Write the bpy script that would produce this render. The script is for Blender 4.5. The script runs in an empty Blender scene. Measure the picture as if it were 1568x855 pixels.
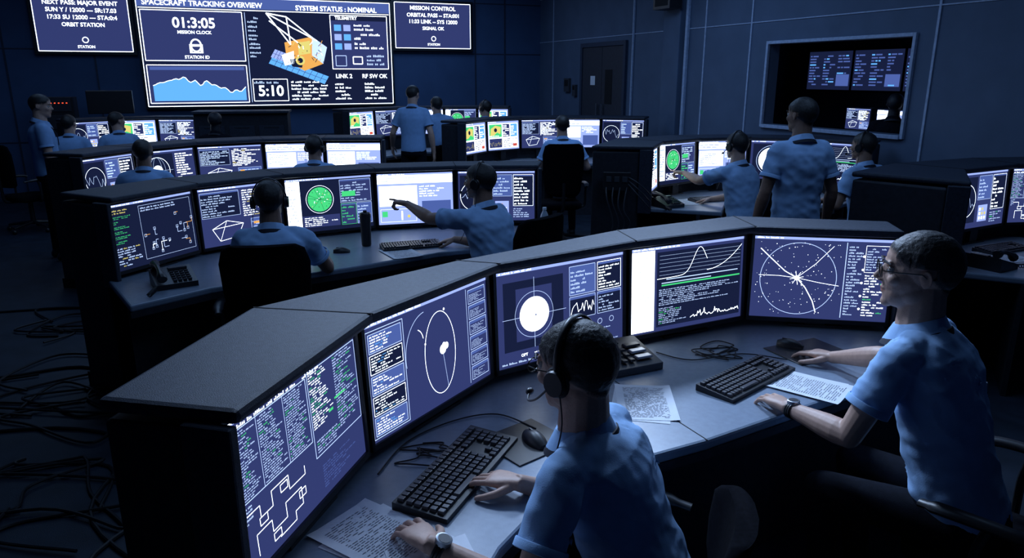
import bpy, bmesh, math, random
from mathutils import Vector as V, Matrix as M, noise
random.seed(7)
sc=bpy.context.scene
COL=sc.collection
Z=V((0,0,1))
try:
    sc.view_settings.view_transform='Standard'
except Exception: pass
# ---------------------------------------------------------------- materials
def mat(name,col,rough=.6,metal=0,var=.15,vs=30,bump=0,bs=200,spec=.3,bd=.01):
    m=bpy.data.materials.new(name); m.use_nodes=True
    nt=m.node_tree; b=nt.nodes['Principled BSDF']
    b.inputs['Roughness'].default_value=rough; b.inputs['Metallic'].default_value=metal
    b.inputs['Specular IOR Level'].default_value=spec
    tc=nt.nodes.new('ShaderNodeTexCoord')
    n=nt.nodes.new('ShaderNodeTexNoise'); n.inputs['Scale'].default_value=vs; n.inputs['Detail'].default_value=4
    nt.links.new(tc.outputs['Object'],n.inputs['Vector'])
    r=nt.nodes.new('ShaderNodeValToRGB')
    r.color_ramp.elements[0].position=.3; r.color_ramp.elements[1].position=.7
    r.color_ramp.elements[0].color=tuple(c*(1-var) for c in col)+(1,)
    r.color_ramp.elements[1].color=tuple(min(1,c*(1+var)) for c in col)+(1,)
    nt.links.new(n.outputs['Fac'],r.inputs['Fac']); nt.links.new(r.outputs['Color'],b.inputs['Base Color'])
    if bump:
        n2=nt.nodes.new('ShaderNodeTexNoise'); n2.inputs['Scale'].default_value=bs; n2.inputs['Detail'].default_value=3
        nt.links.new(tc.outputs['Object'],n2.inputs['Vector'])
        bp=nt.nodes.new('ShaderNodeBump'); bp.inputs['Strength'].default_value=bump; bp.inputs['Distance'].default_value=bd
        nt.links.new(n2.outputs['Fac'],bp.inputs['Height']); nt.links.new(bp.outputs['Normal'],b.inputs['Normal'])
    return m
def emis(name,col,st,sample=False):
    m=bpy.data.materials.new(name); m.use_nodes=True
    nt=m.node_tree; nt.nodes.remove(nt.nodes['Principled BSDF'])
    e=nt.nodes.new('ShaderNodeEmission'); e.inputs[0].default_value=tuple(col)+(1,); e.inputs[1].default_value=st
    nt.links.new(e.outputs[0],nt.nodes['Material Output'].inputs[0])
    if not sample:
        try: m.cycles.emission_sampling='NONE'
        except Exception: pass
    return m
HOOD=mat('console_laminate',(.024,.032,.052),.55,0,.25,60,.25,400)
HOODD=mat('console_side_panel',(.020,.024,.034),.6,0,.2,30,.1,300)
SEAM=mat('seam_dark',(.008,.009,.012),.8)
DESK=mat('desk_laminate',(.20,.25,.33),.34,0,.08,50,.03,300,.5)
PLAS=mat('black_plastic',(.012,.013,.017),.4,0,.1,40,.05,500,.5)
PLAS2=mat('grey_plastic',(.045,.05,.062),.45,0,.1,40,.05,500,.5)
KEY=mat('key_plastic',(.03,.032,.042),.35,0,.1,40,0,1,.6)
FAB=mat('chair_fabric',(.004,.0045,.007),1,0,.3,80,0,500,.04)
RUB=mat('cable_rubber',(.012,.012,.015),.5)
METAL=mat('brushed_metal',(.3,.32,.36),.35,.9)
PAPER=mat('paper',(.75,.79,.86),.8,0,.03)
INK=mat('ink',(.12,.13,.17),.8)
SHIRT=mat('shirt_cotton',(.32,.51,.80),.85,0,.05,25,.12,350,.15)
SHIRT2=mat('shirt_cotton_deep',(.23,.40,.68),.85,0,.06,25,.12,350,.15)
STRAP=mat('lanyard_strap',(.02,.022,.035),.7)
TROU=mat('trouser_cloth',(.006,.0075,.013),.95,0,.2,40,.1,300,.1)
SKIN=mat('skin_tone',(.50,.32,.25),.5,0,.07,60,.06,300,.4)
SKIN2=mat('skin_tone_deep',(.28,.165,.12),.5,0,.07,60,.06,300,.4)
HAIR=mat('dark_hair',(.014,.013,.014),.55,0,.4,300,.25,500,.3,.0015)
HAIRG=mat('greying_hair',(.085,.082,.085),.55,0,.5,350,.25,500,.3,.0015)
def headmat(name,sk,ha):
    m=mat(name,sk,.5,0,.07,60,.05,300,.4); nt=m.node_tree; b=nt.nodes['Principled BSDF']; L=nt.links
    old=b.inputs['Base Color'].links[0].from_socket
    def attr(n):
        a=nt.nodes.new('ShaderNodeAttribute'); a.attribute_name=n; return a.outputs['Fac']
    tc=nt.nodes.new('ShaderNodeTexCoord'); n=nt.nodes.new('ShaderNodeTexNoise'); n.inputs['Scale'].default_value=260; n.inputs['Detail'].default_value=4
    L.new(tc.outputs['Object'],n.inputs['Vector'])
    ad=nt.nodes.new('ShaderNodeMath'); ad.operation='MULTIPLY_ADD'; L.new(n.outputs['Fac'],ad.inputs[0]); ad.inputs[1].default_value=.9; ad.inputs[2].default_value=-.45
    su=nt.nodes.new('ShaderNodeMath'); su.operation='ADD'; L.new(attr('hairmask'),su.inputs[0]); L.new(ad.outputs[0],su.inputs[1])
    rp=nt.nodes.new('ShaderNodeValToRGB'); rp.color_ramp.elements[0].position=.05; rp.color_ramp.elements[1].position=.55; L.new(su.outputs[0],rp.inputs['Fac'])
    hr=nt.nodes.new('ShaderNodeValToRGB'); hr.color_ramp.elements[0].position=.3; hr.color_ramp.elements[1].position=.75
    hr.color_ramp.elements[0].color=tuple(c*.5 for c in ha)+(1,); hr.color_ramp.elements[1].color=tuple(c*1.35 for c in ha)+(1,); L.new(n.outputs['Fac'],hr.inputs['Fac'])
    ml=nt.nodes.new('ShaderNodeMixRGB'); L.new(attr('lipmask'),ml.inputs[0]); L.new(old,ml.inputs[1]); ml.inputs[2].default_value=(sk[0]*.8,sk[1]*.55,sk[2]*.55,1)
    mx=nt.nodes.new('ShaderNodeMixRGB'); L.new(rp.outputs['Color'],mx.inputs[0]); L.new(ml.outputs[0],mx.inputs[1]); L.new(hr.outputs['Color'],mx.inputs[2]); L.new(mx.outputs[0],b.inputs['Base Color'])
    bp=[q for q in nt.nodes if q.type=='BUMP'][0]
    mu=nt.nodes.new('ShaderNodeMath'); mu.operation='MULTIPLY_ADD'; L.new(rp.outputs['Color'],mu.inputs[0]); mu.inputs[1].default_value=.45; mu.inputs[2].default_value=.04; L.new(mu.outputs[0],bp.inputs['Strength']); bp.inputs['Distance'].default_value=.003
    return m
_hm={}
def get_headmat(sk,ha):
    k=(sk.name,ha.name)
    if k not in _hm:
        S={'skin_tone':(.50,.32,.25),'skin_tone_deep':(.28,.165,.12),'trouser_cloth':(.01,.012,.02)}[sk.name]
        Hh={'dark_hair':(.016,.015,.016),'greying_hair':(.034,.032,.034),'trouser_cloth':(.01,.012,.02)}[ha.name]
        _hm[k]=headmat('head_'+sk.name+'_'+ha.name,S,Hh)
    return _hm[k]
EYEW=mat('eye_white',(.6,.6,.6),.2); EYED=mat('iris',(.03,.02,.015),.1)
GLASSF=mat('spectacle_frame',(.02,.02,.02),.3)
WBACK=mat('wall_paint_blue',(.055,.105,.22),.8,0,.08,3,.05,200)
WRIGHT=mat('wall_paint_grey',(.085,.125,.20),.8,0,.08,3,.05,200)
WTRIM=mat('wall_trim',(.34,.43,.60),.6)
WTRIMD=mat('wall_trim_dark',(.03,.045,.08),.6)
FLOORM=mat('floor_carpet',(.018,.027,.044),.5,0,.3,6,.2,300)
CEIL=mat('ceiling_tile',(.05,.055,.07),.9)
DOORM=mat('door_paint',(.035,.04,.055),.6)
BOTTLE=mat('clear_plastic',(.35,.42,.5),.15,0,.05,20,0,1,.8)
# screen palette
NAVY,WHITE,PALE,MID,GREEN,DARK,ORNG,CYAN,TXT,YEL,RED=1,2,3,4,5,6,7,8,9,10,11
SM=[PLAS,
 emis('screen_navy',(.026,.036,.128),1.3,True),
 emis('screen_white',(.78,.88,1.0),3.0,True),
 emis('screen_pale',(.25,.33,.72),1.6,True),
 emis('screen_mid',(.06,.10,.32),1.3),
 emis('screen_green',(.05,.55,.18),1.4),
 emis('screen_dark',(.009,.014,.048),1.0),
 emis('screen_orange',(.85,.42,.10),1.1),
 emis('screen_cyan',(.12,.42,.95),1.2),
 emis('screen_text',(.45,.60,.95),1.6),
 emis('screen_yellow',(.85,.75,.22),1.0),
 emis('screen_red',(.75,.10,.06),1.0)]
# ---------------------------------------------------------------- mesh builder
def perp(t):
    a=V((0,0,1)) if abs(t.z)<.9 else V((1,0,0))
    return t.cross(a).normalized()
class MB:
    def __init__(s): s.v=[];s.f=[];s.m=[]
    def add(s,vs,fs,m=0,X=None):
        o=len(s.v)
        if X is not None: s.v+=[tuple(X@V(p)) for p in vs]
        else: s.v+=[tuple(p) for p in vs]
        s.f+=[tuple(i+o for i in f) for f in fs]; s.m+=[m]*len(fs)
    def box(s,c,d,m=0,X=None,tap=1.0):
        x,y,z=d[0]/2,d[1]/2,d[2]/2; vs=[]
        for k,t in((-1,1),(1,tap)):
            for a,b in((-1,-1),(1,-1),(1,1),(-1,1)):
                vs.append((c[0]+a*x*t,c[1]+b*y*t,c[2]+k*z))
        s.add(vs,[(3,2,1,0),(4,5,6,7),(0,1,5,4),(1,2,6,5),(2,3,7,6),(3,0,4,7)],m,X)
    def rings(s,R,m=0,X=None,caps=True,loop=False):
        n=len(R[0]); vs=[p for r in R for p in r]; fs=[]
        L=len(R)
        for i in range(L if loop else L-1):
            j=(i+1)%L
            for k in range(n):
                k2=(k+1)%n
                fs.append((i*n+k,i*n+k2,j*n+k2,j*n+k))
        if caps and not loop:
            fs.append(tuple(range(n-1,-1,-1))); fs.append(tuple((L-1)*n+k for k in range(n)))
        s.add(vs,fs,m,X)
    def loft(s,secs,m=0,n=24,e=2.4,X=None):
        R=[]
        for c,ax,ay in secs:
            r=[]
            for k in range(n):
                a=2*math.pi*k/n; ca,sa=math.cos(a),math.sin(a)
                r.append(V(c)+V(ax)*(math.copysign(abs(ca)**(2/e),ca))+V(ay)*(math.copysign(abs(sa)**(2/e),sa)))
            R.append(r)
        s.rings(R,m,X)
    def tube(s,P,r,n=8,m=0,X=None,loop=False,flat=1.0):
        P=[V(p) for p in P]; L=len(P)
        rr=r if isinstance(r,(list,tuple)) else [r]*L
        R=[];N=None
        for i in range(L):
            if loop: t=P[(i+1)%L]-P[i-1]
            else: t=P[min(i+1,L-1)]-P[max(i-1,0)]
            t=t.normalized() if t.length>1e-9 else Z
            if N is None: N=perp(t)
            else:
                N=N-t*N.dot(t); N=N.normalized() if N.length>1e-6 else perp(t)
            B=t.cross(N)
            R.append([P[i]+N*rr[i]*math.cos(2*math.pi*k/n)+B*rr[i]*flat*math.sin(2*math.pi*k/n) for k in range(n)])
        s.rings(R,m,X,True,loop)
    def cap(s,p0,p1,r0,r1,m=0,n=14,X=None):
        p0,p1=V(p0),V(p1); d=(p1-p0); t=d.normalized() if d.length>1e-9 else Z
        N=perp(t);B=t.cross(N);R=[]
        S=[]
        for a in(-80,-55,-28,0): S.append((p0+t*r0*math.sin(math.radians(a)),r0*math.cos(math.radians(a))))
        for a in(0,28,55,80): S.append((p1+t*r1*math.sin(math.radians(a)),r1*math.cos(math.radians(a))))
        for c,r in S: R.append([c+N*r*math.cos(2*math.pi*k/n)+B*r*math.sin(2*math.pi*k/n) for k in range(n)])
        s.rings(R,m,X)
    def ell(s,c,r,m=0,X=None,nu=18,nv=12,Q=None):
        R=[]
        for j in range(nv):
            a=math.pi*((j+.35)/(nv-.3))-math.pi/2
            ring=[]
            for k in range(nu):
                b=2*math.pi*k/nu
                p=V((r[0]*math.cos(a)*math.cos(b),r[1]*math.cos(a)*math.sin(b),r[2]*math.sin(a)))
                if Q: p=Q@p
                ring.append(V(c)+p)
            R.append(ring)
        s.rings(R,m,X)
    def band(s,A,B,z0,z1,m=0,top=None):
        n=len(A); vs=[]
        for a,b in zip(A,B):
            vs+=[(a[0],a[1],z0),(b[0],b[1],z0),(b[0],b[1],z1),(a[0],a[1],z1)]
        b0=len(s.v); s.v+=vs
        for i in range(n-1):
            o=i*4;p=o+4
            for f in ((o,p,p+1,o+1),(o+1,p+1,p+2,o+2),(o,o+3,p+3,p)):
                s.f.append(tuple(q+b0 for q in f)); s.m.append(m)
            s.f.append(tuple(q+b0 for q in (o+3,o+2,p+2,p+3))); s.m.append(m if top is None else top)
        s.f.append((b0,b0+1,b0+2,b0+3)); s.m.append(m)
        o=(n-1)*4+b0
        s.f.append((o+3,o+2,o+1,o)); s.m.append(m)
    def obj(s,name,mats,smooth=True,bevel=0,parent=None,ang=40,seg=2):
        me=bpy.data.meshes.new(name); me.from_pydata(s.v,[],s.f)
        for m in mats: me.materials.append(m)
        me.polygons.foreach_set('material_index',s.m); me.validate()
        bm=bmesh.new(); bm.from_mesh(me); bmesh.ops.recalc_face_normals(bm,faces=bm.faces); bm.to_mesh(me); bm.free()
        return mkobj(name,me,smooth,bevel,parent,ang,seg)
def mkobj(name,me,smooth=True,bevel=0,parent=None,ang=40,seg=2):
    if smooth:
        me.polygons.foreach_set('use_smooth',[True]*len(me.polygons))
        if ang<179:
            try: me.set_sharp_from_angle(angle=math.radians(ang))
            except Exception: pass
    o=bpy.data.objects.new(name,me); COL.objects.link(o)
    if bevel:
        b=o.modifiers.new('bevel','BEVEL'); b.width=bevel; b.segments=seg; b.limit_method='ANGLE'; b.angle_limit=math.radians(35)
    if parent: o.parent=parent
    return o
def empty(name,loc=(0,0,0)):
    e=bpy.data.objects.new(name,None); e.empty_display_size=.1; COL.objects.link(e); return e
def frame(pos,heading):
    """local +x along heading (deg)"""
    return M.Translation(V(pos))@M.Rotation(math.radians(heading),4,'Z')
def catmull(P,k=6):
    P=[V(p) for p in P]; out=[]
    for i in range(len(P)-1):
        a=P[max(i-1,0)];b=P[i];c=P[i+1];d=P[min(i+2,len(P)-1)]
        for j in range(k):
            t=j/k
            out.append(.5*((2*b)+(c-a)*t+(2*a-5*b+4*c-d)*t*t+(3*b-a-3*c+d)*t**3))
    out.append(P[-1]); return out
WS=bpy.data.scenes.new('workbench_scene')
def remesh(mb,vox,it=3):
    me=bpy.data.meshes.new('tmp'); me.from_pydata(mb.v,[],mb.f)
    bm=bmesh.new(); bm.from_mesh(me); bmesh.ops.recalc_face_normals(bm,faces=bm.faces); bm.to_mesh(me); bm.free()
    o=bpy.data.objects.new('tmp',me)
    r=o.modifiers.new('r','REMESH'); r.mode='VOXEL'; r.voxel_size=vox
    sm=o.modifiers.new('s','SMOOTH'); sm.factor=.5; sm.iterations=it
    out=None
    try:
        WS.collection.objects.link(o); vl=WS.view_layers[0]; vl.update(); dg=vl.depsgraph
        ev=o.evaluated_get(dg); out=bpy.data.meshes.new_from_object(ev)
        if len(out.vertices)==len(me.vertices): out=None
    except Exception: out=None
    if out is None:
        if o.name not in COL.objects: COL.objects.link(o)
        dg=bpy.context.evaluated_depsgraph_get(); ev=o.evaluated_get(dg)
        out=bpy.data.meshes.new_from_object(ev)
    bpy.data.objects.remove(o); bpy.data.meshes.remove(me)
    return out
# ---------------------------------------------------------------- screens
_tc={}
def textgeo(t,bold=.02):
    if t in _tc: return _tc[t]
    cu=bpy.data.curves.new('t','FONT'); cu.body=t; cu.offset=bold; cu.resolution_u=3
    o=bpy.data.objects.new('t',cu); COL.objects.link(o)
    dg=bpy.context.evaluated_depsgraph_get(); ev=o.evaluated_get(dg); me=ev.to_mesh()
    r=([tuple(v.co) for v in me.vertices],[tuple(p.vertices) for p in me.polygons])
    ev.to_mesh_clear(); bpy.data.objects.remove(o); _tc[t]=r
    return r
class Scr:
    def __init__(s,mb,X,w,h,y0=-.001,fine=True): s.mb=mb;s.X=X;s.w=w;s.h=h;s.y0=y0;s.fine=fine
    def p(s,x,y,l): return ((x-.5)*s.w,s.y0-.0005*l,y*s.h)
    def poly(s,pts,c,l=2): s.mb.add([s.p(x,y,l) for x,y in pts],[tuple(range(len(pts)))],c,s.X)
    def rect(s,x0,y0,x1,y1,c,l=1): s.poly([(x0,y0),(x1,y0),(x1,y1),(x0,y1)],c,l)
    def line(s,a,b,wd,c,l=3):
        ax,ay=a[0]*s.w,a[1]*s.h;bx,by=b[0]*s.w,b[1]*s.h
        d=V((bx-ax,by-ay)); 
        if d.length<1e-7: return
        n=V((-d.y,d.x)).normalized()*wd*s.h/2
        s.poly([((ax+n.x)/s.w,(ay+n.y)/s.h),((bx+n.x)/s.w,(by+n.y)/s.h),((bx-n.x)/s.w,(by-n.y)/s.h),((ax-n.x)/s.w,(ay-n.y)/s.h)],c,l)
    def pline(s,P,wd,c,l=3):
        for a,b in zip(P,P[1:]): s.line(a,b,wd,c,l)
    def circ(s,x,y,rx,ry,wd,c,l=3,n=48,a0=0,a1=360):
        P=[(x+rx*s.h/s.w*math.cos(math.radians(a0+(a1-a0)*k/n)),y+ry*math.sin(math.radians(a0+(a1-a0)*k/n))) for k in range(n+1)]
        s.pline(P,wd,c,l)
    def disc(s,x,y,r,c,l=3,n=32,ry=None):
        ry=ry or r
        s.poly([(x+r*s.h/s.w*math.cos(2*math.pi*k/n),y+ry*math.sin(2*math.pi*k/n)) for k in range(n)],c,l)
    def box(s,x0,y0,x1,y1,c=TXT,wd=.006,l=3): s.pline([(x0,y0),(x1,y0),(x1,y1),(x0,y1),(x0,y0)],wd,c,l)
    def words(s,x0,y0,x1,y1,rows,c=TXT,fill=.9,l=3,lo=.4,alt=None,pa=.15):
        rh=(y1-y0)/rows; g=rh*.42*s.h/s.w
        for r in range(rows):
            y=y1-(r+.8)*rh; x=x0; end=x0+(x1-x0)*random.uniform(lo,1)
            while x<end-g*2:
                if random.random()>fill: x+=g*4; continue
                n=random.randint(2,7); cc=alt if (alt and random.random()<pa) else c
                if s.fine:
                    for k in range(n):
                        if x+g>x1: break
                        hh=random.choice((.42,.42,.55,.30)); s.rect(x,y,x+g*.62,y+rh*hh,cc,l); x+=g
                    x+=g
                else:
                    xe=min(x+g*n,x1); s.rect(x,y,xe,y+rh*.45,cc,l); x=xe+g
    def win(s,x0,y0,x1,y1,rows=6,c=TXT,bg=None,title=True,l=1):
        if bg is not None: s.rect(x0,y0,x1,y1,bg,l)
        s.box(x0,y0,x1,y1,c,.005)
        if title: s.rect(x0,y1-.03,x1,y1,MID if bg!=WHITE else CYAN,l+1)
        if rows: s.words(x0+.01,y0+.015,x1-.01,y1-.04,rows,c if bg not in(WHITE,PALE) else NAVY,l=4)
    def chart(s,x0,y0,x1,y1,c=WHITE,n=30,fn=None,wd=.006):
        P=[]
        for k in range(n+1):
            u=k/n; v=fn(u) if fn else random.uniform(.1,.9)
            P.append((x0+(x1-x0)*u,y0+(y1-y0)*v))
        s.pline(P,wd,c,4)
    def text(s,t,x,y,hg,c=WHITE,l=3,center=False):
        vs,fs=textgeo(t); k=hg/.7
        mx=max(v[0] for v in vs)
        ox=-mx/2 if center else 0
        s.mb.add([s.p(x+(v[0]+ox)*k*s.h/s.w,y+v[1]*k,l) for v in vs],fs,c,s.X)
def base(s,c=NAVY): 
    s.rect(0,0,1,1,c,0); s.rect(0,.965,1,1,PALE,1); s.words(.02,.967,.5,1,1,WHITE)
def c_table(s):
    base(s); s.words(.02,.92,.9,.96,1,WHITE)
    for x0,x1 in((.02,.18),(.20,.36),(.38,.53)):
        s.words(x0,.47,x1,.91,26,TXT,.85,lo=.6,alt=GREEN,pa=.10)
    s.box(.01,.46,.545,.92); s.line((.19,.46),(.19,.92),.004,TXT); s.line((.37,.46),(.37,.92),.004,TXT)
    s.words(.57,.52,.75,.93,22,WHITE,.85,alt=GREEN,pa=.12); s.words(.78,.45,.98,.93,24,TXT,.85,alt=GREEN,pa=.2); s.box(.56,.32,.99,.94,TXT)
    s.rect(.76,.62,.86,.635,GREEN,5); s.rect(.70,.56,.74,.58,GREEN,5)
    s.words(.58,.34,.97,.44,5,TXT,alt=GREEN,pa=.2)
    s.pline([(.06,.38),(.14,.38),(.14,.30),(.22,.30),(.22,.40),(.34,.40),(.34,.30),(.46,.30),(.46,.36)],.006,WHITE)
    s.pline([(.10,.08),(.10,.22),(.20,.22),(.20,.14),(.30,.14),(.30,.24),(.42,.24),(.42,.12),(.36,.12),(.36,.06),(.24,.06)],.006,WHITE)
    for a,b in((.13,.25),(.28,.33),(.40,.17),(.2,.07)): s.box(a,b,a+.05,b+.05,WHITE,.006)
    s.words(.60,.06,.92,.24,9,MID); s.words(.03,.32,.10,.44,5,TXT)
def c_orbit(s):
    base(s)
    s.box(.01,.03,.27,.93)
    for k in range(5):
        y=.05+.175*k
        s.rect(.025,y,.255,y+.155,DARK if k%2 else MID,1); s.box(.025,y,.255,y+.155,WHITE if k%2 else TXT,.005); s.words(.035,y+.01,.245,y+.145,6,WHITE,alt=CYAN)
    s.circ(.55,.48,.22,.38,.006,WHITE); s.disc(.57,.50,.045,WHITE,4); s.disc(.60,.52,.032,WHITE,4); s.disc(.58,.535,.025,WHITE,4)
    s.circ(.45,.55,.30,.36,.005,TXT,a0=95,a1=190); s.disc(.60,.86,.012,WHITE); s.disc(.43,.62,.01,WHITE); s.circ(.36,.66,.1,.12,.007,WHITE,a0=10,a1=70)
    s.line((.57,.48),(.60,.12),.004,TXT)
    s.rect(.80,.03,.803,.95,TXT,2)
    for k in range(6): s.win(.82,.05+.15*k,.98,.05+.15*k+.13,6,TXT,NAVY)
def c_sun(s):
    base(s)
    s.rect(.05,.16,.50,.88,DARK,1); s.rect(.14,.25,.41,.80,NAVY,2)
    s.line((.275,.16),(.275,.9),.004,TXT); s.line((.04,.5),(.52,.5),.004,TXT)
    s.disc(.275,.51,.185,WHITE,4); s.disc(.285,.50,.010,NAVY,5); s.circ(.285,.50,.022,.022,.004,PALE,5); s.line((.285,.50),(.31,.62),.004,PALE,5); s.circ(.275,.51,.24,.24,.004,TXT)
    s.text('OPT',.17,.085,.03,WHITE); s.words(.27,.09,.45,.12,1,WHITE); s.words(.03,.02,.3,.06,1,TXT)
    s.win(.55,.62,.76,.93,6,TXT,MID); s.win(.78,.62,.98,.93,8,WHITE,DARK)
    s.win(.55,.36,.76,.60,0,TXT,DARK); s.chart(.56,.38,.75,.56,WHITE,16)
    s.win(.78,.36,.98,.60,6,TXT,DARK)
    for k in range(4): s.circ(.60+.10*k,.27,.03,.03,.005,TXT,n=20)
    s.words(.55,.03,.98,.20,7,TXT,alt=WHITE)
def c_chart(s):
    base(s)
    s.rect(0,.02,.20,.96,WHITE,1); s.words(.02,.1,.16,.9,26,PALE,.45)
    s.rect(.22,.05,.98,.93,DARK,1)
    s.chart(.22,.62,.66,.94,WHITE,40,lambda u: math.exp(-((u-.85)/.18)**2)*.95+.05*u)
    s.chart(.66,.62,.98,.94,WHITE,30,lambda u:.1+.8*u*u)
    s.rect(.30,.60,.95,.61,TXT,3); s.rect(.26,.53,.97,.547,GREEN,3); s.rect(.26,.56,.7,.57,TXT,3)
    s.words(.24,.3,.97,.50,9,TXT,.9); s.words(.24,.08,.5,.28,9,TXT,alt=GREEN)
    s.chart(.52,.09,.97,.30,WHITE,60,lambda u: .05+.8*abs(noise.noise(V((u*23,1,3))))*(1-.5*u),.008)
    for k in range(6): s.line((.24,.66+.045*k),(.97,.66+.045*k),.002,TXT)
def c_stars(s):
    base(s,NAVY); s.rect(.02,.03,.66,.95,NAVY,1)
    s.circ(.34,.49,.44,.44,.006,TXT); s.disc(.33,.50,.030,WHITE,5)
    s.pline([(.05,.85),(.14,.72),(.24,.58),(.33,.5),(.4,.38),(.46,.22),(.49,.08)],.010,WHITE)
    s.pline([(.05,.52),(.2,.52),(.33,.5),(.5,.45),(.64,.42)],.005,WHITE); s.pline([(.33,.5),(.46,.68),(.58,.9)],.005,WHITE)
    for k in range(8):
        a=k*.785+.2; s.line((.33,.5),(.33+.05*math.cos(a),.5+.085*math.sin(a)),.006,WHITE,5)
    for k in range(130):
        s.disc(random.uniform(.03,.65),random.uniform(.05,.94),random.uniform(.002,.006),WHITE,4,5)
    s.rect(.67,.03,.675,.95,TXT,2)
    s.words(.69,.06,.8,.92,24,TXT,.9); s.words(.82,.06,.98,.58,16,WHITE,.8,alt=GREEN)
    for k in range(5): s.disc(.80,.15+.16*k,.014,WHITE,4)
    s.box(.81,.6,.985,.92,WHITE,.004); s.words(.82,.62,.98,.9,9,TXT)
def c_green(s):
    base(s,DARK); s.rect(.0,.1,.16,.96,WHITE,1); s.words(.02,.2,.14,.9,12,PALE)
    s.rect(.17,.1,.60,.95,DARK,1); s.disc(.38,.6,.23,GREEN,3); s.circ(.38,.6,.26,.26,.006,WHITE)
    for k in range(10): s.line((.38,.6),(.38+.14*math.cos(k),.6+.22*math.sin(k)),.005,DARK,4)
    for k in range(26): s.disc(.38+random.uniform(-.12,.12),.6+random.uniform(-.17,.17),.008,random.choice((WHITE,YEL,DARK)),5,6)
    s.rect(.17,.08,.6,.3,NAVY,2); s.words(.19,.1,.58,.28,5,WHITE); 
    s.win(.62,.5,.99,.94,8,TXT,NAVY); s.rect(.64,.62,.8,.72,GREEN,5); s.win(.62,.08,.8,.48,6,GREEN,NAVY); s.win(.81,.08,.99,.48,6,TXT,MID)
def c_browser(s):
    base(s,PALE); s.rect(0,.80,1,.965,WHITE,1); s.words(.03,.83,.8,.94,2,PALE)
    s.rect(.02,.36,.52,.76,WHITE,1); s.words(.04,.40,.50,.74,8,PALE); s.rect(.58,.08,.97,.44,MID,1)
    s.words(.55,.52,.95,.76,5,WHITE); s.box(.03,.05,.5,.3,WHITE,.004); s.rect(.05,.15,.12,.26,GREEN,3); s.rect(.3,.08,.32,.26,WHITE,3); s.disc(.4,.15,.03,YEL,3)
def c_lists(s):
    base(s); s.win(.02,.5,.48,.93,9,TXT,DARK); s.words(.52,.45,.98,.93,12,WHITE,alt=YEL,pa=.08)
    s.pline([(.12,.3),(.3,.42),(.5,.34),(.42,.12),(.2,.08),(.12,.3),(.5,.34)],.008,WHITE); s.line((.3,.42),(.2,.08),.006,WHITE)
    s.win(.6,.05,.97,.4,7,TXT,MID); s.rect(.63,.3,.7,.34,ORNG,5)
def c_plot(s):
    base(s,DARK)
    for k in range(6): s.words(.02,.40+.075*k,.02+random.uniform(.08,.24),.45+.075*k,2,GREEN)
    for k in range(16):
        x=random.uniform(.40,.9);y=random.uniform(.2,.78); x2=x+random.uniform(-.08,.08);y2=y+random.uniform(-.18,.18); s.pline([(x,y),(x2,y),(x2,y2)],.007,random.choice((WHITE,TXT,TXT,ORNG)))
        s.box(x2-.012,y2-.02,x2+.012,y2+.02,TXT,.005)
    s.words(.02,.05,.3,.35,8,TXT,alt=YEL); s.box(.33,.08,.97,.92,TXT,.004); s.words(.35,.82,.95,.9,2,TXT); s.words(.02,.85,.3,.93,2,YEL)
def c_map(s):
    base(s); s.rect(.02,.1,.42,.92,DARK,1); s.circ(.22,.5,.3,.3,.008,WHITE); s.chart(.04,.3,.4,.7,TXT,14); 
    s.win(.45,.5,.7,.93,6,TXT,MID); s.win(.72,.3,.98,.93,9,WHITE,DARK); s.rect(.48,.1,.66,.4,PALE,2); s.words(.72,.06,.98,.26,5,TXT,alt=GREEN)
    for k in range(8): s.rect(.5+.05*(k%3),.14+.08*(k//3),.53+.05*(k%3),.19+.08*(k//3),random.choice((WHITE,YEL,WHITE,ORNG)),4)
def c_terrain(s):
    base(s,PALE); s.rect(.03,.05,.97,.93,WHITE,1)
    s.rect(.05,.45,.45,.90,GREEN,2); s.poly([(.08,.5),(.2,.52),(.3,.62),(.4,.55),(.42,.8),(.25,.86),(.1,.75)],YEL,3); s.disc(.25,.7,.07,DARK,4); s.words(.06,.47,.44,.52,1,WHITE,l=5)
    s.rect(.48,.45,.70,.90,NAVY,2); s.words(.49,.47,.69,.88,7,WHITE,l=4); s.rect(.73,.45,.95,.90,CYAN,2); s.words(.74,.5,.94,.85,5,WHITE,l=4)
    s.rect(.05,.08,.45,.40,NAVY,2); s.chart(.07,.1,.43,.38,YEL,20); s.words(.50,.08,.94,.40,6,NAVY,l=4); s.rect(.8,.1,.93,.2,RED,4)
def c_globe(s):
    base(s); s.rect(.04,.06,.62,.92,DARK,1); s.circ(.33,.5,.34,.34,.01,WHITE)
    for k in(.12,.22): s.circ(.33,.5,k,.34,.005,TXT)
    s.disc(.33,.5,.14,WHITE,4); s.line((.06,.5),(.6,.5),.005,TXT); s.words(.66,.08,.97,.92,14,WHITE)
def c_sun2(s):
    base(s); s.rect(.04,.06,.72,.92,DARK,1); s.disc(.38,.5,.33,WHITE,3); s.circ(.38,.5,.38,.38,.01,TXT); s.disc(.38,.5,.06,PALE,4); s.words(.75,.08,.98,.92,12,TXT)
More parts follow.
